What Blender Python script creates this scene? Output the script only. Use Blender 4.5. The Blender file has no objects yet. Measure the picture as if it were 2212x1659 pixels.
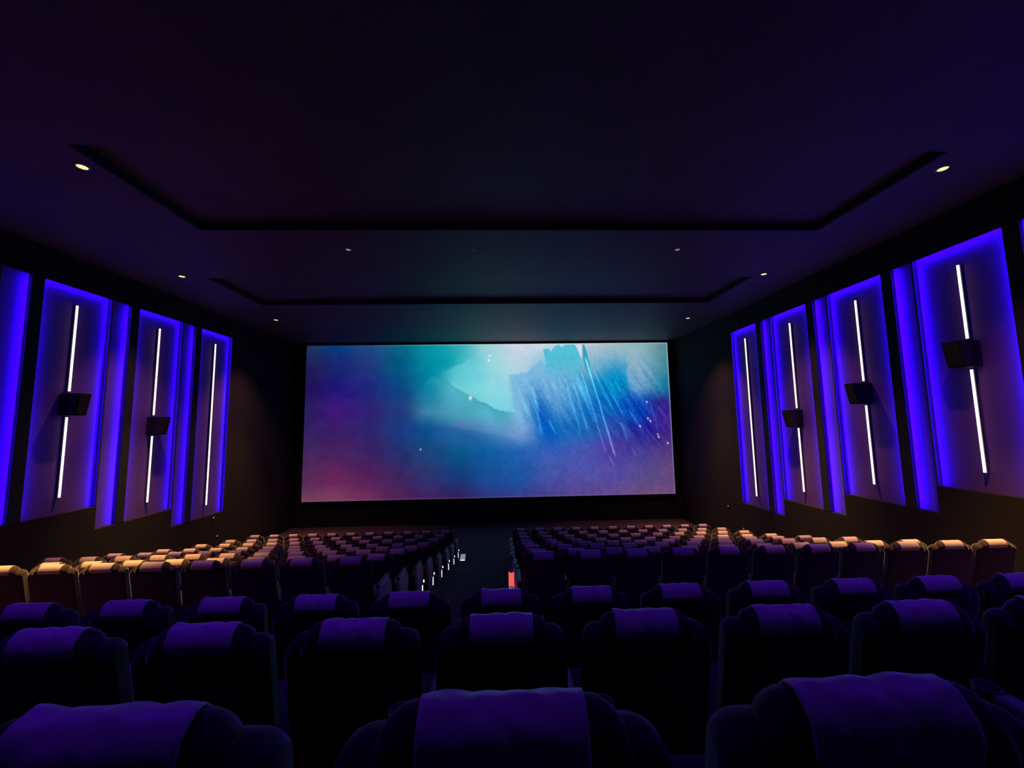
import bpy, bmesh, math, random
import numpy as np
from mathutils import Matrix, Vector
random.seed(7)
S = bpy.context.scene
COL = S.collection
# ------------------------------------------------------------------ camera
cam = bpy.data.cameras.new('camera'); co = bpy.data.objects.new('camera', cam); COL.objects.link(co)
R = Vector((0.99933881, 0.01245713, 0.03415778)); U = Vector((-0.01576659, 0.99502228, 0.09839755)); F = Vector((-0.032762, -0.09887104, 0.99456079))
# R, U, F: room axes in (right, up, forward) camera coordinates -> camera axes in room coordinates (X right, Y to screen, Z up)
cx = Vector((R[0], F[0], U[0])); cy = Vector((R[1], F[1], U[1])); cz = -Vector((R[2], F[2], U[2]))
co.matrix_world = Matrix(((cx[0], cy[0], cz[0], 0), (cx[1], cy[1], cz[1], 0), (cx[2], cy[2], cz[2], 0), (0, 0, 0, 1)))
cam.sensor_width = 36; cam.lens = 850 / 2212 * 36; cam.clip_start = .05; cam.clip_end = 100
S.camera = co
# ------------------------------------------------------------------ world, exposure
w = bpy.data.worlds.new('world'); S.world = w; w.use_nodes = True
w.node_tree.nodes['Background'].inputs[0].default_value = (.05, .01, .12, 1)
w.node_tree.nodes['Background'].inputs[1].default_value = .02
S.view_settings.view_transform = 'Standard'; S.view_settings.look = 'None'
S.view_settings.exposure = 0; S.view_settings.gamma = 1; S.view_settings.use_curve_mapping = False
# light strengths
LED = 95.0; LED_COL = (.04, .0006, 1)
TUBE = 1.6
DOWN = 3300; DOWN_COL = (1, .6, .09); WIDE_COL = (1, .45, .42); HOUSE = 210; HOUSE_COL = (.1, .01, 1)
SCREEN = 1.0
# ------------------------------------------------------------------ helpers
def tag(o, label=None, cat=None, group=None, kind=None):
    for k, v in (('label', label), ('category', cat), ('group', group), ('kind', kind)):
        if v: o[k] = v
    return o
def empty(name, loc=(0, 0, 0)):
    o = bpy.data.objects.new(name, None); o.location = loc; COL.objects.link(o); o.empty_display_size = .1; return o
def link(name, me, parent=None, loc=(0, 0, 0)):
    o = bpy.data.objects.new(name, me); o.location = loc; COL.objects.link(o)
    if parent: o.parent = parent
    return o
def obj(name, bm, mat, parent=None, loc=(0, 0, 0), smooth=False):
    bmesh.ops.recalc_face_normals(bm, faces=bm.faces)
    me = bpy.data.meshes.new(name); bm.to_mesh(me); bm.free()
    for m in (mat if isinstance(mat, (list, tuple)) else [mat]): me.materials.append(m)
    if smooth:
        for p in me.polygons: p.use_smooth = True
    return link(name, me, parent, loc)
def box(bm, x0, x1, y0, y1, z0, z1, bev=0, mi=0):
    x0, x1 = min(x0, x1), max(x0, x1)
    vs = [bm.verts.new((x, y, z)) for x in (x0, x1) for y in (y0, y1) for z in (z0, z1)]
    fs = []
    for q in ((0, 1, 3, 2), (4, 6, 7, 5), (0, 4, 5, 1), (2, 3, 7, 6), (0, 2, 6, 4), (1, 5, 7, 3)):
        f = bm.faces.new([vs[i] for i in q]); f.material_index = mi; fs.append(f)
    if bev:
        es = list({e for f in fs for e in f.edges})
        bmesh.ops.bevel(bm, geom=es, offset=bev, segments=2, affect='EDGES', profile=.6)
def cyl(bm, p, q, r, n=12, r2=None):
    p = Vector(p); q = Vector(q); d = (q - p); L = d.length
    M = Matrix.Translation((p + q) / 2) @ d.to_track_quat('Z', 'Y').to_matrix().to_4x4()
    bmesh.ops.create_cone(bm, cap_ends=True, segments=n, radius1=r, radius2=r if r2 is None else r2, depth=L, matrix=M)
def loft(bm, rings, caps=True):
    V = [[bm.verts.new(p) for p in r] for r in rings]; n = len(V[0])
    for a, b in zip(V, V[1:]):
        for i in range(n): bm.faces.new((a[i], a[(i + 1) % n], b[(i + 1) % n], b[i]))
    if caps: bm.faces.new(V[0][::-1]); bm.faces.new(V[-1])
def rrect(w0, w1, z0, z1, r, n=4):
    """rounded outline in XZ: half widths w0 at z0, w1 at z1"""
    pts = []
    for cxs, czs, a0 in ((1, 1, 0), (-1, 1, 90), (-1, -1, 180), (1, -1, 270)):
        for k in range(n + 1):
            a = math.radians(a0 + 90 * k / n)
            zz = (z1 - r if czs > 0 else z0 + r) + r * math.sin(a)
            ww = w0 + (w1 - w0) * (zz - z0) / (z1 - z0)
            pts.append((cxs * (ww - r) + r * math.cos(a), zz))
    return pts
# ------------------------------------------------------------------ materials
def mat(name, col, rough=.8, metal=0, emit=None, es=0, noise=0, nscale=20, bump=0, sheen=0, spec=.3):
    m = bpy.data.materials.new(name); m.use_nodes = True; N = m.node_tree.nodes; L = m.node_tree.links
    b = N['Principled BSDF']; b.inputs['Base Color'].default_value = (*col, 1); b.inputs['Roughness'].default_value = rough
    b.inputs['Metallic'].default_value = metal; b.inputs['Specular IOR Level'].default_value = spec
    if sheen: b.inputs['Sheen Weight'].default_value = sheen; b.inputs['Sheen Roughness'].default_value = .4
    if emit: b.inputs['Emission Color'].default_value = (*emit, 1); b.inputs['Emission Strength'].default_value = es
    if noise or bump:
        t = N.new('ShaderNodeTexCoord'); n = N.new('ShaderNodeTexNoise'); n.inputs['Scale'].default_value = nscale; n.inputs['Detail'].default_value = 4
        L.new(t.outputs['Object'], n.inputs['Vector'])
        if noise:
            r = N.new('ShaderNodeValToRGB')
            r.color_ramp.elements[0].position = .3; r.color_ramp.elements[1].position = .7
            r.color_ramp.elements[0].color = (*[c * (1 - noise) for c in col], 1); r.color_ramp.elements[1].color = (*[min(1, c * (1 + noise)) for c in col], 1)
            L.new(n.outputs['Fac'], r.inputs['Fac']); L.new(r.outputs['Color'], b.inputs['Base Color'])
        if bump:
            u = N.new('ShaderNodeBump'); u.inputs['Strength'].default_value = bump; u.inputs['Distance'].default_value = .01
            L.new(n.outputs['Fac'], u.inputs['Height']); L.new(u.outputs['Normal'], b.inputs['Normal'])
    return m
def emis(name, col, s):
    m = bpy.data.materials.new(name); m.use_nodes = True; N = m.node_tree.nodes; L = m.node_tree.links
    N.remove(N['Principled BSDF']); e = N.new('ShaderNodeEmission'); e.inputs[0].default_value = (*col, 1); e.inputs[1].default_value = s
    L.new(e.outputs[0], N['Material Output'].inputs[0]); return m
M_ceil = mat('ceiling_paint', (.105, .068, .085), .6, noise=.12, nscale=1.5, bump=.1)
M_wall = mat('wall_fabric', (.02, .013, .018), .95, noise=.2, nscale=60, bump=.3)
M_front = mat('black_masking_cloth', (.012, .011, .014), .95, noise=.2, nscale=30)
M_carpet = mat('dark_carpet', (.1, .05, .065), .95, noise=.4, nscale=25, bump=.4)
M_panel = mat('purple_acoustic_fabric', (.15, .055, .28), .95, noise=.1, nscale=80, bump=.2)
M_frame = mat('dark_panel_frame', (.05, .04, .07), .6)
M_reveal = mat('dim_purple_reveal', (.05, .015, .1), .8)
M_pil = mat('black_pilaster', (.02, .018, .025), .8)
M_led = emis('blue_led', LED_COL, LED); M_led_left = emis('blue_led_left', LED_COL, LED * .7)
M_tube = emis('white_tube', (1, .96, .84), TUBE)
M_spk = mat('black_speaker', (.012, .01, .014), .6)
M_grille = mat('speaker_grille', (.02, .018, .022), .8, noise=.5, nscale=300)
M_seat = mat('dark_seat_velour', (.05, .022, .03), .9, noise=.25, nscale=120, bump=.2, sheen=.5)
M_cover = mat('pale_headrest_vinyl', (.7, .46, .52), .5, noise=.08, nscale=40, bump=.15, spec=.5)
M_shell = mat('dark_plastic', (.03, .025, .03), .55)
M_arm = mat('grey_armrest', (.16, .14, .15), .5)
M_end = mat('brown_end_panel', (.5, .3, .27), .6, noise=.3, nscale=14)
M_chrome = mat('chrome', (.7, .7, .72), .25, metal=1)
M_white = emis('cool_white_glow', (.85, .92, 1), 1.3)
M_sign = mat('white_sign_face', (.6, .55, .65), .5, emit=(.75, .65, .85), es=.35)
M_red = mat('red_lit_band', (.8, .1, .1), .5, emit=(1, .14, .12), es=.85)
M_ring = mat('white_light_ring', (.55, .5, .55), .5)
M_amber = emis('amber_lamp', (1, .62, .2), 2.2)
M_glint = emis('lilac_glint_lens', (.75, .62, .85), .4)  # unlit lens; a reflected lilac glint painted in as weak emission
M_dim = mat('unlit_lamp_lens', (.02, .02, .025), .2)
# ------------------------------------------------------------------ setting
XL, XR, ZC, YF, YB = -9.2, 8.3, 3.75, 18.15, -4.6
TOP = 3.08
ROWS = [(.68, -.44), (1.74, -.805), (2.75, -1.11), (5.2, -1.645), (6.34, -1.975), (7.48, -2.25), (8.62, -2.54), (9.76, -2.81), (10.9, -3.035), (12.04, -3.25), (13.18, -3.43)]
CH = 1.02
FL = [z - CH for _, z in ROWS]
bm = bmesh.new()
edges = [YB - .2, -.72, .33, 1.38, 2.39, 3.75] + [ROWS[k][0] - .36 for k in range(4, 11)] + [YF + .2]
levels = [FL[0] + .7, FL[0] + .35, FL[0], FL[1], FL[2], FL[3]] + FL[4:]
for (y0, y1), z in zip(zip(edges, edges[1:]), levels):
    box(bm, XL - .3, XR + .3, y0, y1, -5, z)
tag(obj('floor', bm, M_carpet), kind='structure')
# ceiling with two raised trays
bm = bmesh.new()
T1 = (-5.65, 6.45, 5.05, 7.36); T2 = (-7.3, 6.75, 9.85, 12.12); D = .14
xs0, xs1 = XL - .3, XR + .3
def slab(x0, x1, y0, y1, z): box(bm, x0, x1, y0, y1, z, 4.2)
slab(xs0, xs1, YB - .2, T1[2], ZC); slab(xs0, T1[0], T1[2], T1[3], ZC); slab(T1[1], xs1, T1[2], T1[3], ZC); slab(T1[0], T1[1], T1[2], T1[3], ZC + D)
slab(xs0, xs1, T1[3], T2[2], ZC)
slab(xs0, T2[0], T2[2], T2[3], ZC); slab(T2[1], xs1, T2[2], T2[3], ZC); slab(T2[0], T2[1], T2[2], T2[3], ZC + D)
slab(xs0, xs1, T2[3], YF + .2, ZC)
tag(obj('ceiling', bm, M_ceil), kind='structure')
bm = bmesh.new()
for t in (T1, T2):   # dark strips on three tray faces, painting in the shade of the unlit faces
    a = .03
    box(bm, t[0], t[1], t[3] - a, t[3], ZC - .004, ZC + D); box(bm, t[0], t[0] + a, t[2], t[3] - a, ZC - .004, ZC + D); box(bm, t[1] - a, t[1], t[2], t[3] - a, ZC - .004, ZC + D)
tag(obj('tray_shade_1', bm, M_pil), kind='structure')
bm = bmesh.new(); box(bm, XL - .3, XR + .3, YF, YF + .2, -5, 4.2); tag(obj('wall_front', bm, M_front), kind='structure')
bm = bmesh.new(); box(bm, XL - .3, XR + .3, YB - .2, YB, -5, 4.2); tag(obj('wall_back', bm, M_wall), kind='structure')
DEP = .14; LIP = .01
def side_wall(name, Xf, s, units, mled):
    """units: (far Y, near Y, bottom Z, next far Y), from the screen to the back"""
    Xb = Xf + s * DEP; Xl = Xf + s * LIP
    bm = bmesh.new()
    box(bm, Xb, Xf + s * .35, YB, YF, -5, 4.2)
    box(bm, Xf, Xb, YB, YF, TOP + .045, 4.2)
    box(bm, Xf, Xb, units[0][0] + .03, YF, -5, TOP + .045)
    last = units[-1][3]
    box(bm, Xf, Xb, YB, last, -5, TOP + .045)
    box(bm, Xf, Xl, last, units[0][0] + .03, TOP, TOP + .045)
    for yf, yn, zb, nx in units: box(bm, Xf, Xb, nx + (.03 if nx != last else 0), yf + .03, -5, zb)
    W = tag(obj(name, bm, M_wall), kind='structure')
    for i, (yf, yn, zb, nx) in enumerate(units):
        bm = bmesh.new(); box(bm, Xb - s * .012, Xb - s * .001, nx + .035, yn - .165, zb, TOP + .04)
        obj('bay_panel', bm, M_panel, W)
        # pilaster: face plate on a narrower core, a strip tucked behind the plate's near edge
        bm = bmesh.new(); box(bm, Xf - s * .004, Xl, yn - .21, yn, zb, TOP); box(bm, Xl, Xb - s * .001, yn - .165, yn - .045, zb, TOP + .04)
        pl = obj('pilaster', bm, M_pil, W); pl['label'] = 'black pilaster strip'
        bm = bmesh.new(); strip_box(bm, s, Xl + s * .002, Xl + s * .006, yn - .205, yn - .172, zb + .03, TOP - .02); obj('led_strip', bm, [mled, M_frame], pl)
    return W
def strip_box(bm, s, x0, x1, y0, y1, z0, z1):
    box(bm, x0, x1, y0, y1, z0, z1, 0, 1)
    xx = max(x0, x1) if s > 0 else min(x0, x1)
    for f in bm.faces:
        if all(abs(v.co.x - xx) < 1e-5 for v in f.verts): f.material_index = 0
def unit(Xf, s, yf, yn, zb, label, speaker=None, slabel=None, mled=None):
    Xb = Xf + s * DEP; Xl = Xf + s * LIP; ym = (yf + yn) / 2; zt = TOP
    t = empty('lit_wall_panel', (Xb, ym, zb)); tag(t, label, 'wall light', 'blue-lit panels on the side walls')
    def P(name, boxes, m):
        bm = bmesh.new()
        for b in boxes: box(bm, b[0] - Xb, b[1] - Xb, b[2] - ym, b[3] - ym, b[4] - zb, b[5] - zb)
        return obj(name, bm, m, t)
    P('back_panel', [(Xb - s * .015, Xb - s * .001, yn - .044, yf + .024, zb, zt + .044)], M_panel)
    P('frame', [(Xf, Xl, yf, yf + .03, zb, zt)], M_frame); P('reveal', [(Xl, Xb - s * .016, yf + .024, yf + .03, zb, zt + .044)], M_reveal)
    bm = bmesh.new(); strip_box(bm, s, Xl + s * .002 - Xb, Xl + s * .006 - Xb, yf + .002 - ym, yf + .022 - ym, zb + .02 - zb, zt - zb); obj('led_strip', bm, [mled, M_frame], t)
    bm = bmesh.new(); strip_box(bm, s, Xl + s * .002 - Xb, Xl + s * .006 - Xb, yn - .03 - ym, yn - .004 - ym, zb + .02 - zb, zt - zb); obj('led_strip', bm, [mled, M_frame], t)
    bm = bmesh.new(); strip_box(bm, s, Xl + s * .002 - Xb, Xl + s * .006 - Xb, yn + .02 - ym, yf - .02 - ym, zt + .004 - zb, zt + .026 - zb); obj('led_strip', bm, [mled, M_frame], t)
    segs = [(zb + .34, 2.72)] if speaker is None else [(zb + .34, speaker - .27), (speaker + .29, 2.72)]
    for z0, z1 in segs:
        x = Xf + s * .06 - Xb
        bm = bmesh.new(); cyl(bm, (x, 0, z0 - zb), (x, 0, z1 - zb), .019, 12)
        obj('light_tube', bm, M_tube, t)
        bm = bmesh.new(); box(bm, x + s * .022, x + s * .05, -.022, .022, z0 - zb - .01, z1 - zb + .01)
        for z in (z0 + .15, z1 - .15): box(bm, x + s * .05, -s * .0155, -.012, .012, z - zb - .012, z - zb + .012)
        obj('tube_channel', bm, M_frame, t)
    if speaker is not None:
        sp = empty('wall_speaker', (Xb - s * .016, ym, speaker)); tag(sp, slabel, 'speaker', 'black speakers across the wall tubes')
        bm = bmesh.new()
        h = .235; a, b = 0, -s * .42
        pts = [(a, -h), (a, h), (b, h), (b + s * .09, -h)]
        lo = [bm.verts.new((x, -.135, z)) for x, z in pts]; hi = [bm.verts.new((x, .135, z)) for x, z in pts]
        bm.faces.new(lo); bm.faces.new(hi)
        for i in range(4): bm.faces.new((lo[i], lo[(i + 1) % 4], hi[(i + 1) % 4], hi[i]))
        bmesh.ops.recalc_face_normals(bm, faces=bm.faces)
        bmesh.ops.bevel(bm, geom=list(bm.edges), offset=.012, segments=2, affect='EDGES')
        obj('cabinet', bm, M_spk, sp)
        bm = bmesh.new()
        lo = [bm.verts.new(p) for p in ((b - s * .006, -.11, h - .04), (b - s * .006, .11, h - .04), (b + s * .07, .11, -h + .04), (b + s * .07, -.11, -h + .04))]
        f = bm.faces.new(lo); r = bmesh.ops.extrude_face_region(bm, geom=[f])
        for v in r['geom']:
            if isinstance(v, bmesh.types.BMVert): v.co.x += s * .02
        obj('grille', bm, M_grille, sp)
UR = [(13.53, 12.17, -2.84, 11.50, None), (11.50, 10.09, -2.35, 9.41, .0), (9.41, 7.99, -1.83, 7.34, .54), (7.34, 5.92, -1.32, 5.25, 1.08), (5.25, 3.83, -.80, 3.16, 1.6), (3.16, 1.74, -.28, 1.07, None), (1.07, -.35, .1, -1.02, None), (-1.02, -2.44, .4, -3.11, None)]
UL = [(13.73, 12.33, -2.76, 11.60, None), (11.60, 10.2, -2.26, 9.48, .07), (9.48, 8.07, -1.75, 7.35, .54), (7.35, 5.94, -1.25, 5.22, 1.08)]
side_wall('wall_right', XR, 1, [u[:4] for u in UR], M_led); side_wall('wall_left', XL, -1, [u[:4] for u in UL], M_led_left)
ordr = ['closest to the screen', 'second from the screen', 'third from the screen', 'fourth from the screen', 'fifth from the screen', 'sixth from the screen', 'seventh from the screen', 'nearest the back']
for side, Xf, s, us in (('right', XR, 1, UR), ('left', XL, -1, UL)):
    for i, (yf, yn, zb, nx, sp) in enumerate(us):
        unit(Xf, s, yf, yn, zb,
             'tall blue-edged panel with white light %s, %s wall, %s' % ('tube' if sp is None else 'tubes', side, ordr[i]),
             sp, 'black box speaker between white tubes, %s wall, on panel %s' % (side, ordr[i]), M_led if side == 'right' else M_led_left)
# ------------------------------------------------------------------ projection screen
X0, X1, Z0, Z1, YS = -8.72, 7.955, -3.31, 3.65, 18.0
def screen_pixels(W, H):
    T = [
     [(28,50,95),(0,62,130),(30,75,135),(10,105,135),(0,140,155),(60,180,190),(170,215,225),(215,220,235),(205,222,236),(200,215,230),(175,195,205),(150,185,195),(90,140,150)],
     [(28,25,85),(22,35,110),(30,50,125),(0,85,130),(0,125,155),(70,190,200),(165,222,230),(190,215,232),(140,198,228),(125,188,218),(140,180,205),(135,180,205),(60,135,150)],
     [(30,15,85),(32,20,125),(30,35,125),(10,65,130),(0,125,158),(110,205,215),(150,222,232),(150,210,230),(110,170,220),(60,160,215),(10,125,195),(110,170,210),(10,120,160)],
     [(40,25,95),(60,20,125),(45,30,115),(30,55,125),(60,135,172),(80,170,195),(110,205,220),(125,195,228),(60,140,205),(25,115,200),(20,110,200),(10,70,170),(50,30,120)],
     [(50,32,95),(60,28,100),(50,35,110),(25,55,130),(10,75,140),(60,110,170),(95,140,200),(120,160,215),(10,100,190),(25,110,190),(50,90,180),(40,40,160),(70,45,130)],
     [(68,38,90),(75,32,95),(62,32,98),(35,45,110),(25,68,125),(5,85,140),(10,90,165),(30,95,180),(60,95,185),(70,85,180),(80,60,165),(70,60,150),(85,60,125)],
     [(85,40,85),(105,35,90),(85,30,90),(60,32,92),(45,52,115),(20,60,125),(20,75,150),(25,85,165),(70,85,170),(80,80,170),(85,75,165),(90,75,145),(100,70,125)],
     [(120,65,90),(125,60,95),(110,45,90),(85,30,85),(60,30,95),(50,30,95),(45,50,130),(55,60,140),(75,65,145),(90,70,145),(100,75,145),(110,75,125),(110,75,120)]]
    T = np.array(T, float) * .96 + 3; nr, nc = T.shape[:2]
    v, u = np.meshgrid(np.linspace(0, 1, H), np.linspace(0, 1, W), indexing='ij')
    rng = np.random.RandomState(3)
    def vnoise(x, y, seed):
        r = np.random.RandomState(seed).rand(256, 256)
        xi = np.floor(x).astype(int); yi = np.floor(y).astype(int); fx = x - xi; fy = y - yi
        fx = fx * fx * (3 - 2 * fx); fy = fy * fy * (3 - 2 * fy)
        g = lambda a, b: r[a % 256, b % 256]
        return (g(xi, yi) * (1 - fx) + g(xi + 1, yi) * fx) * (1 - fy) + (g(xi, yi + 1) * (1 - fx) + g(xi + 1, yi + 1) * fx) * fy
    def fbm(x, y, seed, o=4):
        s = 0; a = .5
        for k in range(o): s = s + a * vnoise(x * 2 ** k, y * 2 ** k, seed + k); a *= .5
        return s - .47
    uw = u + .035 * fbm(u * 9, v * 5, 11); vw = v + .06 * fbm(u * 9, v * 5, 21)
    def samp(uu, vv):
        x = np.clip(uu, 0, 1) * (nc - 1); y = np.clip(vv, 0, 1) * (nr - 1)
        xi = np.minimum(x.astype(int), nc - 2); yi = np.minimum(y.astype(int), nr - 2); fx = x - xi; fy = y - yi
        fx = (fx * fx * (3 - 2 * fx) * .6 + fx * .4)[..., None]; fy = (fy * fy * (3 - 2 * fy) * .6 + fy * .4)[..., None]
        return (T[yi, xi] * (1 - fx) + T[yi, xi + 1] * fx) * (1 - fy) + (T[yi + 1, xi] * (1 - fx) + T[yi + 1, xi + 1] * fx) * fy
    C = samp(uw, vw)
    # zoomed reference coordinates -> u,v on the screen
    def uv(x, y):
        vv = (y - 118 + (x - 110) * .0095) / 856.; l = 112 - 34 * vv; r = 2113 + 44 * vv; return (x - l) / (r - l), vv
    def blend(col, m):
        nonlocal C
        m = np.clip(m, 0, 1)[..., None]; C = C * (1 - m) + np.array(col, float) * m
    ss = lambda a, b, x: (lambda t: t * t * (3 - 2 * t))(np.clip((x - a) / (b - a), 0, 1))
    jag = .02 * fbm(u * 70, v * 10, 31) + .014 * fbm(u * 200, v * 20, 36)
    # ridge
    P = [uv(*p) for p in ((640, 460), (700, 380), (790, 290), (860, 310), (920, 350), (1000, 400), (1080, 440), (1140, 480), (1230, 495))]
    ry = np.interp(u, [p[0] for p in P], [p[1] for p in P]) + jag * 1.2
    wx = ss(.30, .37, u) * (1 - ss(.53, .58, u))
    below = ss(0, .008, v - ry) * np.exp(-np.maximum(v - ry, 0) / .10) * wx
    blend((55, 155, 182), below * .85)
    above = (1 - ss(-.006, .002, v - ry)) * np.exp(-np.maximum(ry - v, 0) / .12) * ss(.36, .42, u) * (1 - ss(.54, .58, u))
    blend((130, 222, 232), above * .6)
    a = uv(840, 200); blend((0, 150, 170), .8 * np.exp(-((u - a[0] + .0) / .055) ** 2 - ((v - a[1]) / .12) ** 2))
    a = uv(930, 230); edge = ss(-.01, .01, (u - a[0]) + (v - a[1]) * .9 + jag)
    blend((105, 205, 215), edge * np.exp(-((u - a[0] - .03) / .06) ** 2 - ((v - a[1] - .03) / .16) ** 2) * .8)
    a = uv(990, 640); blend((10, 85, 150), .6 * np.exp(-((u - a[0]) / .09) ** 2 - ((v - a[1] - (u - a[0]) * .45) / .07) ** 2) * ss(-.03, .01, v - a[1] + .05 - (u - a[0]) * .4))
    # pale cliff left of the peak
    P = [uv(*p) for p in ((1205, 285), (1320, 258), (1400, 200), (1420, 215), (1600, 200))]
    cy_ = np.interp(u, [p[0] for p in P], [p[1] for p in P]) + jag * 1.5
    cm = ss(0, .012, v - cy_) * ss(.545, .555, u + jag * .6 - (v - .2) * .06) * (1 - ss(.62, .8, u)) * (1 - ss(.3, .62, v))
    blend((118, 182, 224), cm * .75)
    # peak
    pk = [(1412, 140), (1440, 132), (1452, 152), (1478, 118), (1500, 112), (1512, 126), (1530, 112), (1588, 112), (1605, 140), (1622, 190), (1640, 300), (1640, 420), (1440, 420), (1432, 300), (1425, 230)]
    def poly(pts):
        q = [uv(*p) for p in pts]; ins = np.zeros(u.shape, bool); uu = u + jag * .12; n = len(q)
        for i in range(n):
            (xa, ya), (xb, yb) = q[i], q[(i + 1) % n]
            c = ((ya > v) != (yb > v)) & (uu < (xb - xa) * (v - ya) / (yb - ya + 1e-12) + xa); ins ^= c
        return ins.astype(float)
    fade = 1 - ss(.08, .27, v + .5 * jag)
    blend((72, 190, 214), poly(pk) * (.9 * fade))
    blend((60, 158, 190), poly([(1630, 112), (1642, 112), (1655, 150), (1672, 215), (1690, 300), (1650, 260), (1634, 190)]) * (.35 + .65 * fade))
    blend((225, 228, 236), poly([(1592, 112), (1628, 112), (1630, 185), (1622, 180), (1606, 138)]) * .7)
    # flat cyan block and mist on the right
    a = uv(1800, 320); e1 = (1 - ss(-.002, .004, u - uv(1888, 320)[0] + jag * .3)); blend((0, 150, 208), e1 * .85 * np.exp(-((u - a[0] - .015) / .05) ** 2 - ((v - a[1]) / .13) ** 2))
    a = uv(1890, 470); blend((15, 85, 185), .7 * np.exp(-((u - a[0]) / .025) ** 2 - ((v - a[1] + .02) / .08) ** 2))
    a = uv(1960, 470); blend((0, 75, 195), .6 * np.exp(-((u - a[0]) / .05) ** 2 - ((v - a[1] - .03) / .09) ** 2))
    a = uv(2080, 450); blend((62, 30, 150), .75 * ss(-.02, .03, v - a[1] + .03) * np.exp(-((u - a[0] - .0) / .035) ** 2 - ((v - a[1] - .08) / .14) ** 2))
    a = uv(1410, 530); blend((0, 85, 190), .8 * np.exp(-((u - a[0] - (v - a[1]) * .1) / .028) ** 2 - ((v - a[1]) / .16) ** 2))
    # slanting streaks
    k = .30
    x = (u - k * (v - .1) * (.45 + .8 * (u - .5)))
    st = fbm(x * 75, v * 3.2, 51, 3) + .7 * fbm(x * 210, v * 14, 61, 2)
    wm = ss(.55, .60, u) * (1 - ss(.93, 1.02, u)) * ss(.13, .3, v + (u - .72) * .3) * (1 - ss(.52, .68, v - (u - .75) * .5))
    gr = rng.rand(*u.shape) - .5
    C = C + (wm * (np.clip(st, -.3, .35) * 80 + gr * 26))[..., None] * np.array([.55, .85, .6])
    for (xa, ya, xb, yb, wd, am) in ((1650, 190, 1815, 745, .0022, 90), (1625, 270, 1760, 720, .002, 50), (1790, 390, 1865, 520, .002, 60), (1850, 560, 1880, 660, .002, 45), (1440, 545, 1480, 620, .002, 70),
                                     (1700, 270, 1800, 480, .003, 45), (1580, 330, 1660, 600, .003, 45), (1545, 360, 1620, 610, .003, 40), (1895, 490, 1960, 590, .003, 35), (1350, 350, 1400, 620, .004, 40), (2060, 470, 2110, 540, .003, 30),
                                     (1780, 740, 1810, 800, .002, 45), (1910, 700, 1935, 750, .002, 35), (1600, 300, 1700, 560, .004, 30), (2010, 430, 2060, 600, .003, 25)):
        A = uv(xa, ya); B = uv(xb, yb); t = np.clip((v - A[1]) / (B[1] - A[1]), 0, 1)
        d = np.abs(u - (A[0] + (B[0] - A[0]) * t) + jag * .12); inn = ss(A[1] - .02, A[1] + .02, v) * (1 - ss(B[1] - .03, B[1] + .02, v))
        C = C + (np.exp(-(d / wd) ** 2) * inn * am)[..., None] * np.array([.6, 1, .8])
    C = C + (fbm(u * 40, v * 18, 71) * 10 + gr * 5 + fbm(u * 120, v * 50, 81, 3) * 14 * ss(.5, .6, u))[..., None]
    a = uv(955, 566); blend((150, 90, 170), .8 * np.exp(-((u - a[0]) / .014) ** 2 - ((v - a[1] - (u - a[0]) * .2) / .006) ** 2))
    for x_, y_, r_ in ((1112, 175, .0022), (1105, 201, .0022), (1003, 416, .0036), (1996, 443, .002), (2002, 535, .002), (2016, 550, .002), (1957, 578, .002), (2058, 625, .0016), (2063, 640, .002), (727, 699, .0016), (2115, 675, .0018), (1030, 384, .0014)):
        a = uv(x_, y_); blend((255, 238, 228), 1.2 * np.exp(-((u - a[0]) / r_) ** 2 - ((v - a[1]) / (r_ * 3.2)) ** 2))
    # brighter line where the picture meets the masking
    e = np.maximum(np.exp(-(v / .004) ** 2) * ss(.1, .5, u), np.exp(-((1 - u) / .0022) ** 2) * (1 - ss(.3, .95, v) * .6)); blend((190, 220, 235), e * .75)
    e = np.exp(-((1 - v) / .004) ** 2); blend((150, 105, 150), e * .5)
    C = np.clip(C, 0, 255) / 255.
    return np.where(C <= .04045, C / 12.92, ((C + .055) / 1.055) ** 2.4)
W, H = 460, 192
px = screen_pixels(W, H)
gx = np.linspace(X0, X1, W); gz = np.linspace(Z1, Z0, H)
vv = np.zeros((H, W, 3)); vv[..., 0] = gx[None, :]; vv[..., 2] = gz[:, None]
idx = np.arange(H * W).reshape(H, W)
fa = np.stack([idx[:-1, :-1], idx[1:, :-1], idx[1:, 1:], idx[:-1, 1:]], -1).reshape(-1, 4)
me = bpy.data.meshes.new('picture'); me.from_pydata(vv.reshape(-1, 3).tolist(), [], fa.tolist())
at = me.color_attributes.new('picture', 'FLOAT_COLOR', 'POINT')
rgba = np.ones((H * W, 4), np.float32); rgba[:, :3] = px.reshape(-1, 3); at.data.foreach_set('color', rgba.ravel())
m = bpy.data.materials.new('projected_picture'); m.use_nodes = True; N = m.node_tree.nodes; L = m.node_tree.links
N.remove(N['Principled BSDF']); e = N.new('ShaderNodeEmission'); a = N.new('ShaderNodeVertexColor'); a.layer_name = 'picture'
L.new(a.outputs[0], e.inputs[0]); e.inputs[1].default_value = SCREEN; L.new(e.outputs[0], N['Material Output'].inputs[0])
me.materials.append(m)
scr = empty('projection_screen', (0, YS, Z0)); tag(scr, 'wide cinema screen showing a blue and violet icy mountain picture', 'screen')
o = link('picture', me, scr, (0, 0, -Z0)); o['label'] = 'projected blue violet mountain scene'
bm = bmesh.new(); b_ = .075
hh = Z1 - Z0
box(bm, X0 - b_, X1 + b_, -.03, .1, hh + .003, hh + b_); box(bm, X0 - b_, X1 + b_, -.03, .1, -b_, -.003); box(bm, X0 - b_, X0 - .003, -.03, .1, -.003, hh + .003); box(bm, X1 + .003, X1 + b_, -.03, .1, -.003, hh + .003)
obj('masking_border', bm, M_front, scr)
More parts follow.
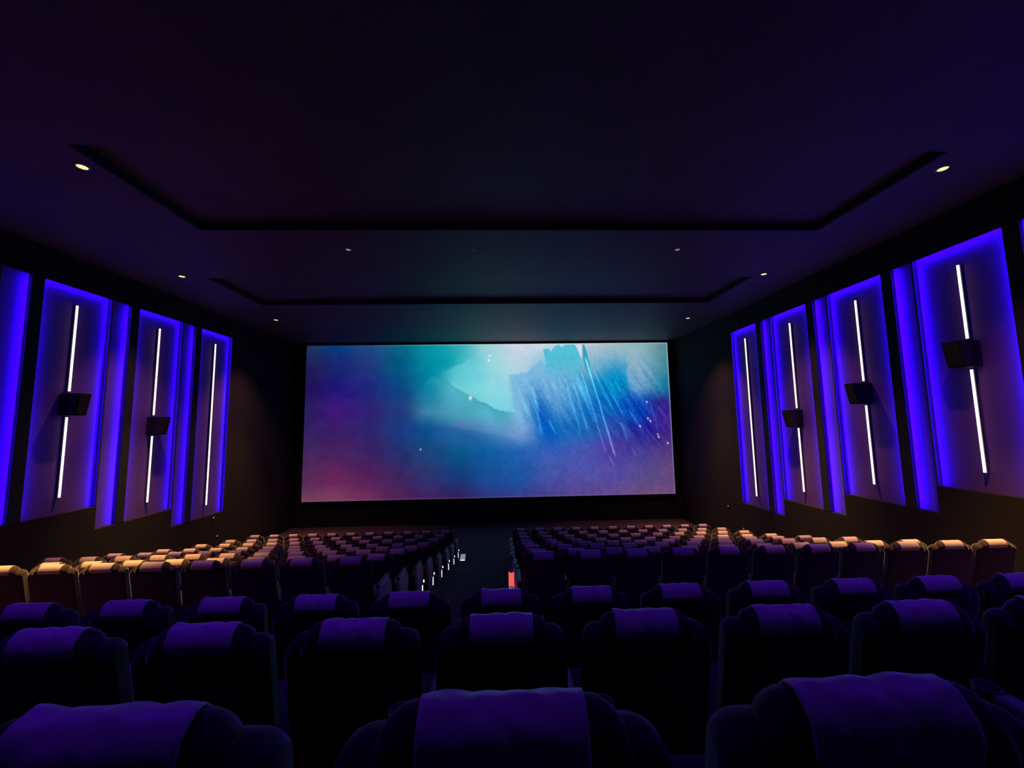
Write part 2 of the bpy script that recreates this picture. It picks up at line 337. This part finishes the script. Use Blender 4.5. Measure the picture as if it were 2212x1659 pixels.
bm = bmesh.new(); box(bm, X0 - b_, X1 + b_, .02, .14, -b_, hh + b_); obj('screen_backing', bm, M_front, scr)
# ------------------------------------------------------------------ ceiling downlights
def downlight(x, y, lit, label, power=0, r=.062, wide=.12):
    t = empty('ceiling_downlight', (x, y, ZC)); tag(t, label, 'ceiling light', 'small round ceiling lights')
    bm = bmesh.new(); n = 24; prof = [(r + .022, 0), (r + .02, -.008), (r + .002, -.010), (r, -.004)]
    V = [[bm.verts.new((a * math.cos(2 * math.pi * k / n), a * math.sin(2 * math.pi * k / n), z)) for k in range(n)] for a, z in prof]
    for A, B in zip(V, V[1:]):
        for k in range(n): bm.faces.new((A[k], A[(k + 1) % n], B[(k + 1) % n], B[k]))
    obj('trim_ring', bm, M_ring, t, smooth=True)
    bm = bmesh.new(); bmesh.ops.create_cone(bm, cap_ends=True, segments=20, radius1=r, radius2=r, depth=.004, matrix=Matrix.Translation((0, 0, -.003)))
    obj('lens', bm, (M_amber if power else M_glint) if lit else M_dim, t)
    if power:
        for pw, col, sz in ((power, DOWN_COL, 46), (power * wide, WIDE_COL, 84)):
            l = bpy.data.lights.new('lamp', 'SPOT'); l.energy = pw; l.color = col; l.spot_size = math.radians(sz); l.spot_blend = 1; l.shadow_soft_size = .05
            lo = bpy.data.objects.new('lamp', l); COL.objects.link(lo); lo.parent = t; lo.location = (0, 0, -.03); lo.rotation_euler = (math.radians(4), 0, 0)
for x, y, p, lb in ((-5.92, 5.5, 1.0, 'lit amber ceiling light, nearest on the left side'), (-7.82, 9.72, .75, 'lit amber ceiling light, middle one on the left side'), (-7.82, 13.86, .5, 'lit amber ceiling light, farthest on the left side'),
                    (6.80, 5.42, 1.0, 'lit amber ceiling light, nearest on the right side'), (6.93, 9.68, .8, 'lit amber ceiling light, middle one on the right side'), (7.02, 14.0, .5, 'lit amber ceiling light, farthest on the right side')):
    downlight(x, y, True, lb, DOWN * p, wide=.1 if y < 8 else .2 if y < 12 else .4)
M_violet = emis('violet_lamp', (.25, .02, 1), 6)
for x, lb in ((-2.6, 'violet ceiling floodlight above the nearest seat rows, on the left'), (3.8, 'violet ceiling floodlight above the nearest seat rows, on the right')):
    t = empty('ceiling_floodlight', (x, 1.7, ZC)); tag(t, lb, 'ceiling light')
    bm = bmesh.new(); cyl(bm, (0, 0, 0), (0, 0, -.1), .015); cyl(bm, (0, 0, -.08), (0, 0, -.22), .08, 20, .1); obj('housing', bm, M_shell, t)
    bm = bmesh.new(); cyl(bm, (0, 0, -.221), (0, 0, -.225), .085, 20); obj('lens', bm, M_violet, t)
    l = bpy.data.lights.new('lamp', 'SPOT'); l.energy = HOUSE; l.color = HOUSE_COL; l.spot_size = math.radians(125); l.spot_blend = 1; l.shadow_soft_size = .1
    lo = bpy.data.objects.new('lamp', l); COL.objects.link(lo); lo.parent = t; lo.location = (0, 0, -.25); lo.rotation_euler = (math.radians(8), 0, 0)
for x, y, lb in ((-3.18, 8.21, 'unlit ceiling light with painted lilac glint left of centre, between the two raised trays'), (3.98, 8.22, 'unlit ceiling light with painted lilac glint right of centre, between the two raised trays'), (-.51, 8.22, 'dark ceiling light at centre, between the two raised trays'),
                 (-3.25, 14.0, 'dark ceiling light left of centre, just above the screen'), (4.1, 14.05, 'dark ceiling light right of centre, just above the screen')):
    downlight(x, y, y < 9 and abs(x) > 1, lb, 0, .045)  # two of these unlit ones carry the painted glint
# ------------------------------------------------------------------ cinema seats
ck = math.tan(math.radians(11))
def rec(pts_xz, y, zc=CH): return [(x, y + (zc - z) * ck, z) for x, z in pts_xz]
def m_back():
    bm = bmesh.new(); rings = []
    for y, dz, i in ((-.066, .14, .03), (-.061, .115, .008), (-.057, .09, .0), (-.045, .064, .004), (-.028, .048, .01), (-.01, .042, .014), (.01, .042, .018), (.03, .052, .024), (.04, .085, .04)):
        rings.append(rec(rrect(.268 - i, .272 - i, .3 + i, CH - dz, .045, 5), y))
    loft(bm, rings); return bm
def m_head():
    bm = bmesh.new(); rings = []
    for y, dz, i in ((-.068, .12, .03), (-.064, .085, .008), (-.059, .058, .0), (-.049, .034, .004), (-.034, .014, .009), (-.018, .003, .013), (-.003, .0, .018), (.015, .004, .026), (.03, .03, .045)):
        rings.append(rec(rrect(.222 - i, .204 - i, CH - .25, CH - dz, .045, 5), y))
    loft(bm, rings); return bm
def m_cover(seed=0, n=14, wr=.0):
    bm = bmesh.new(); rnd = random.Random(seed)
    # profile round the headrest: back facet, ridge, down the front   (y, z)
    e = .006
    prof = [(-.064 - e, CH - .09), (-.061 - e, CH - .06), (-.052 - e * .8, CH - .036 + e * .4), (-.043 - e * .5, CH - .022 + e * .8), (-.034, CH - .012 + e), (-.025, CH - .006 + e), (-.015, CH - .001 + e), (-.004, CH + e), (.01, CH - .001 + e), (.02, CH - .008), (.03 + e, CH - .028), (.031 + e, CH - .06), (.031 + e, CH - .11), (.031 + e, CH - .16), (.031 + e, CH - .2)]
    ph = [rnd.uniform(0, 6) for _ in range(3)]
    V = []
    for k in range(n + 1):
        x = -.13 + .26 * k / n; row = []
        for j, (y, z) in enumerate(prof):
            s = math.sin(x * 45 + ph[0]) * math.sin(j * .8 + ph[1] + x * 14) + .6 * math.sin(x * 21 + j * 1.1 + ph[2])
            dn = wr * s * (1 if 1 <= j <= 8 else .4)
            yy = y + (CH - z) * ck
            if j < 5: yy -= abs(dn) * .7; z += abs(dn) * .7
            elif j > 9: yy += abs(dn)
            else: z += abs(dn)
            row.append((x, yy, z))
        V.append(row)
    F1 = [[bm.verts.new(p) for p in r] for r in V]
    fs = []
    for a, b in zip(F1, F1[1:]):
        for i in range(len(prof) - 1): fs.append(bm.faces.new((a[i], b[i], b[i + 1], a[i + 1])))
    bmesh.ops.recalc_face_normals(bm, faces=fs)
    bmesh.ops.solidify(bm, geom=fs, thickness=.004)
    return bm
def m_seat():
    bm = bmesh.new(); rings = []
    for z, i in ((.30, .03), (.31, .008), (.34, 0), (.42, 0), (.445, .012), (.455, .04)):
        o = rrect(.245 - i, .245 - i, .13 + i, .62 - i, .05, 3); rings.append([(x, y, z) for x, y in o])
    loft(bm, rings); return bm
def m_ped():
    bm = bmesh.new(); box(bm, -.2, .2, .16, .5, .22, .3, .01); box(bm, -.06, .06, .22, .42, 0, .22, .01); box(bm, -.12, .12, .16, .48, 0, .02); return bm
def m_arm():
    bm = bmesh.new(); box(bm, -.03, .03, .12, .545, .575, .625, .012); return bm
def m_side():
    bm = bmesh.new(); box(bm, -.016, .016, .2, .48, 0, .575, .006); return bm
def m_cup():
    bm = bmesh.new(); n = 14
    for (ra, za), (rb, zb) in (((.034, .58), (.036, .627)), ((.036, .627), (.029, .627)), ((.029, .627), (.027, .57))):
        A = [bm.verts.new((ra * math.cos(6.2832 * k / n), .575 + ra * math.sin(6.2832 * k / n), za)) for k in range(n)]
        B = [bm.verts.new((rb * math.cos(6.2832 * k / n), .575 + rb * math.sin(6.2832 * k / n), zb)) for k in range(n)]
        for k in range(n): bm.faces.new((A[k], A[(k + 1) % n], B[(k + 1) % n], B[k]))
    A = [bm.verts.new((.027 * math.cos(6.2832 * k / n), .575 + .027 * math.sin(6.2832 * k / n), .57)) for k in range(n)]; bm.faces.new(A)
    bmesh.ops.remove_doubles(bm, verts=bm.verts, dist=.0005)
    return bm
def m_end():
    bm = bmesh.new(); o = []
    for y, z in ((.5, 0), (.52, .45), (.48, .56), (.38, .63), (.2, .655), (.02, .65), (-.05, .60), (-.06, .5), (.02, .2), (.06, 0)): o.append((y, z))
    rings = []
    for x, i in ((-.02, .01), (-.012, 0), (.012, 0), (.02, .01)):
        rings.append([(x, y + (i if y < .2 else -i), z - (i if z > .3 else 0)) for y, z in o])
    loft(bm, rings); return bm
def mesh(name, bm, m, smooth=True):
    bmesh.ops.recalc_face_normals(bm, faces=bm.faces); me = bpy.data.meshes.new(name); bm.to_mesh(me); bm.free(); me.materials.append(m)
    if smooth:
        for p in me.polygons: p.use_smooth = True
    return me
ME = dict(backrest=mesh('backrest', m_back(), M_seat), headrest=mesh('headrest', m_head(), M_seat), seat=mesh('seat', m_seat(), M_seat), pedestal=mesh('pedestal', m_ped(), M_shell, False),
          armrest=mesh('armrest', m_arm(), M_arm, False), side_frame=mesh('side_frame', m_side(), M_shell, False), cup_holder=mesh('cup_holder', m_cup(), M_shell), end_panel=mesh('end_panel', m_end(), M_end, False))
COV = [mesh('headrest_cover', m_cover(s, 14, .0012), M_cover) for s in range(3)]
COVN = [mesh('headrest_cover', m_cover(40 + s, 40, .005), M_cover) for s in range(3)]
def arm(t, x):
    a = link('armrest', ME['armrest'], t, (x, 0, 0)); link('cup_holder', ME['cup_holder'], a); return a
def chair(x, y, z, label, group, near=False, ends=(), k=0):
    t = empty('cinema_seat', (x, y, z)); tag(t, label, 'seat', group)
    for n in ('backrest', 'seat', 'pedestal'): link(n, ME[n], t)
    h = link('headrest', ME['headrest'], t)
    c = link('headrest_cover', (COVN if near else COV)[k % 3], t); c['label'] = 'smooth pale headrest cover'
    arm(t, -.3); link('side_frame', ME['side_frame'], t, (-.3, 0, 0))
    if 'r' in ends: arm(t, .3); link('side_frame', ME['side_frame'], t, (.3, 0, 0))
    if 'al' in ends: link('end_panel', ME['end_panel'], t, (-.35, 0, 0))['label'] = 'brown rounded end panel'
    if 'ar' in ends: link('end_panel', ME['end_panel'], t, (.35, 0, 0))['label'] = 'brown rounded end panel'
    return t
orde = ['', 'first', 'second', 'third', 'fourth', 'fifth', 'sixth', 'seventh', 'eighth', 'ninth', 'tenth', 'eleventh']
def pos(k): return 'at the centre' if k == 0 else '%s seat %s of centre' % (orde[abs(k)], 'left' if k < 0 else 'right')
for r, (n0, n1, nm) in enumerate(((-2, 2, 'nearest row at bottom'), (-4, 4, 'second nearest row'), (-7, 7, 'last row before cross aisle'))):
    for k in range(n0, n1 + 1):
        y, z = ROWS[r]
        chair(.6 * k, y, z - CH, 'dark seat with violet-lit headrest cover, %s, %s' % (nm, pos(k)), 'seats in the three rows behind the cross aisle', True, ('r',) if k == n1 else (), k + r)
XE_L = [-1.87, -1.90, -1.87, -1.87, -1.83, -1.79, -1.79, -1.78]; XE_R = [.54, .57, .58, .59, .62, .65, .66, .67]
NL = [9, 9, 11, 11, 11, 11, 11, 11]
rown = ['row nearest cross aisle', 'second row beyond cross aisle', 'third row beyond cross aisle', 'fourth row beyond cross aisle', 'fourth row from screen', 'third row from screen', 'second row from screen', 'row closest to screen']
for r in range(8):
    y, z = ROWS[r + 3]
    for side, x0, d, n in (('left', XE_L[r], -1, NL[r]), ('right', XE_R[r], 1, 11)):
        for k in range(n):
            e = []
            if k == 0: e.append('ar' if side == 'left' else 'al')
            if (side == 'left' and k == 0) or (side == 'right' and k == n - 1): e.append('r')
            chair(x0 + d * .6 * k, y, z - CH, 'cinema seat, %s block, %s, %s from centre aisle' % (side, rown[r], orde[k + 1]), 'seats in the %s front block' % side, False, e, k + r)
# ------------------------------------------------------------------ aisle posts, signs, step lights
rn = ['', 'second', 'third', 'fourth', 'fifth', 'sixth', 'seventh']
for i, (y, zt) in enumerate(((6.5, -2.45), (7.5, -2.70), (8.6, -2.97), (9.7, -3.22), (10.8, -3.47), (11.9, -3.66))):
    fl = FL[4 + i]; t = empty('aisle_post', (-1.2, y, fl))
    tag(t, 'slim metal post with painted glint on cap beside left block, %s row of the block' % rn[i + 1], 'light post', 'small posts along the left side of the aisle')
    h = zt - fl
    bm = bmesh.new(); cyl(bm, (-.03, 0, 0), (-.03, 0, h - .05), .006, 10); cyl(bm, (-.03, 0, 0), (-.03, 0, .012), .04, 16); obj('pole', bm, M_chrome, t)
    bm = bmesh.new(); cyl(bm, (-.03, -.004, h - .2), (-.03, -.004, h - .06), .0075, 8); obj('glint_strip', bm, M_white, t)  # emissive strip and cap paint in the bright light falling on the metal
    bm = bmesh.new(); bmesh.ops.create_uvsphere(bm, u_segments=12, v_segments=8, radius=.016, matrix=Matrix.Translation((-.012, 0, h)) @ Matrix.Diagonal((.7, .7, 1.5, 1))); obj('cap', bm, M_white, t, smooth=True)
t = empty('aisle_sign', (-1.1, 11.9, FL[9])); tag(t, 'small white lit board beside the sixth aisle post', 'sign')
bm = bmesh.new(); box(bm, -.07, .075, -.008, .008, .34, .5, .006); 
for v in bm.verts: v.co.x += (v.co.z - .42) * .15
obj('board', bm, M_sign, t)
bm = bmesh.new(); box(bm, -.075, .06, -.02, .02, .325, .342, .004); obj('ledge', bm, M_white, t)
bm = bmesh.new(); cyl(bm, (0, 0, 0), (0, 0, .33), .008); cyl(bm, (0, 0, 0), (0, 0, .01), .05, 16); obj('stem', bm, M_chrome, t)
t = empty('barrier_post', (.13, 5.12, FL[3]))
BZ = .1; tag(t, 'slim upright post with two glowing red bands at right edge of the centre aisle', 'post')
bm = bmesh.new(); box(bm, -.03, .03, -.03, .03, .0, .52 + BZ, .006); obj('base_sleeve', bm, M_arm, t)
bm = bmesh.new(); box(bm, -.026, .026, -.026, .026, .535 + BZ, .55 + BZ, .003); box(bm, -.022, .022, -.022, .022, .71 + BZ, .93 + BZ, .004); obj('pole', bm, M_end, t)
for z in (.552 + BZ, .632 + BZ):
    bm = bmesh.new(); box(bm, -.034, .034, -.03, .03, z, z + .075, .004); obj('red_band', bm, M_red, t)['label'] = 'glowing red band'
bm = bmesh.new(); box(bm, -.032, .034, -.031, .031, .46 + BZ, .534 + BZ, .004); obj('white_band', bm, M_sign, t)['label'] = 'whitish band'
for x, y, z, lb in ((XR, 13.57, -3.71, 'tiny pink step light low on right wall beyond last lit panel'), (XR, 14.4, -3.13, 'tiny dim light on right wall near the screen'), (XL, 13.5, -3.5, 'tiny pink step light low on left wall beside the seats'), (XL, 13.28, -2.87, 'tiny dim light on left wall under the last lit panel')):
    s = 1 if x > 0 else -1
    t = empty('step_light', (x, y, z)); tag(t, lb, 'step light')
    bm = bmesh.new(); box(bm, -s * .015, 0, -.05, .05, -.035, .035, .004); obj('housing', bm, M_shell, t)
    bm = bmesh.new(); box(bm, -s * .02, -s * .012, -.028, .028, -.018, .018, .003); obj('lens', bm, mat('pink_lens', (.5, .3, .35), .4, emit=(.8, .4, .5), es=.35), t)
# red exit lamp on the left wall, just outside the frame, that tints the nearby seat backs
t = empty('exit_lamp', (XL, 3.6, -.6)); tag(t, 'red glowing lamp box on left wall beside cross aisle', 'lamp')
bm = bmesh.new(); box(bm, 0, .06, -.25, .25, -.1, .1, .008); obj('housing', bm, M_shell, t)
bm = bmesh.new(); box(bm, .06, .068, -.22, .22, -.075, .075); obj('red_lens', bm, emis('red_lamp_glow', (1, .03, .03), 22), t)
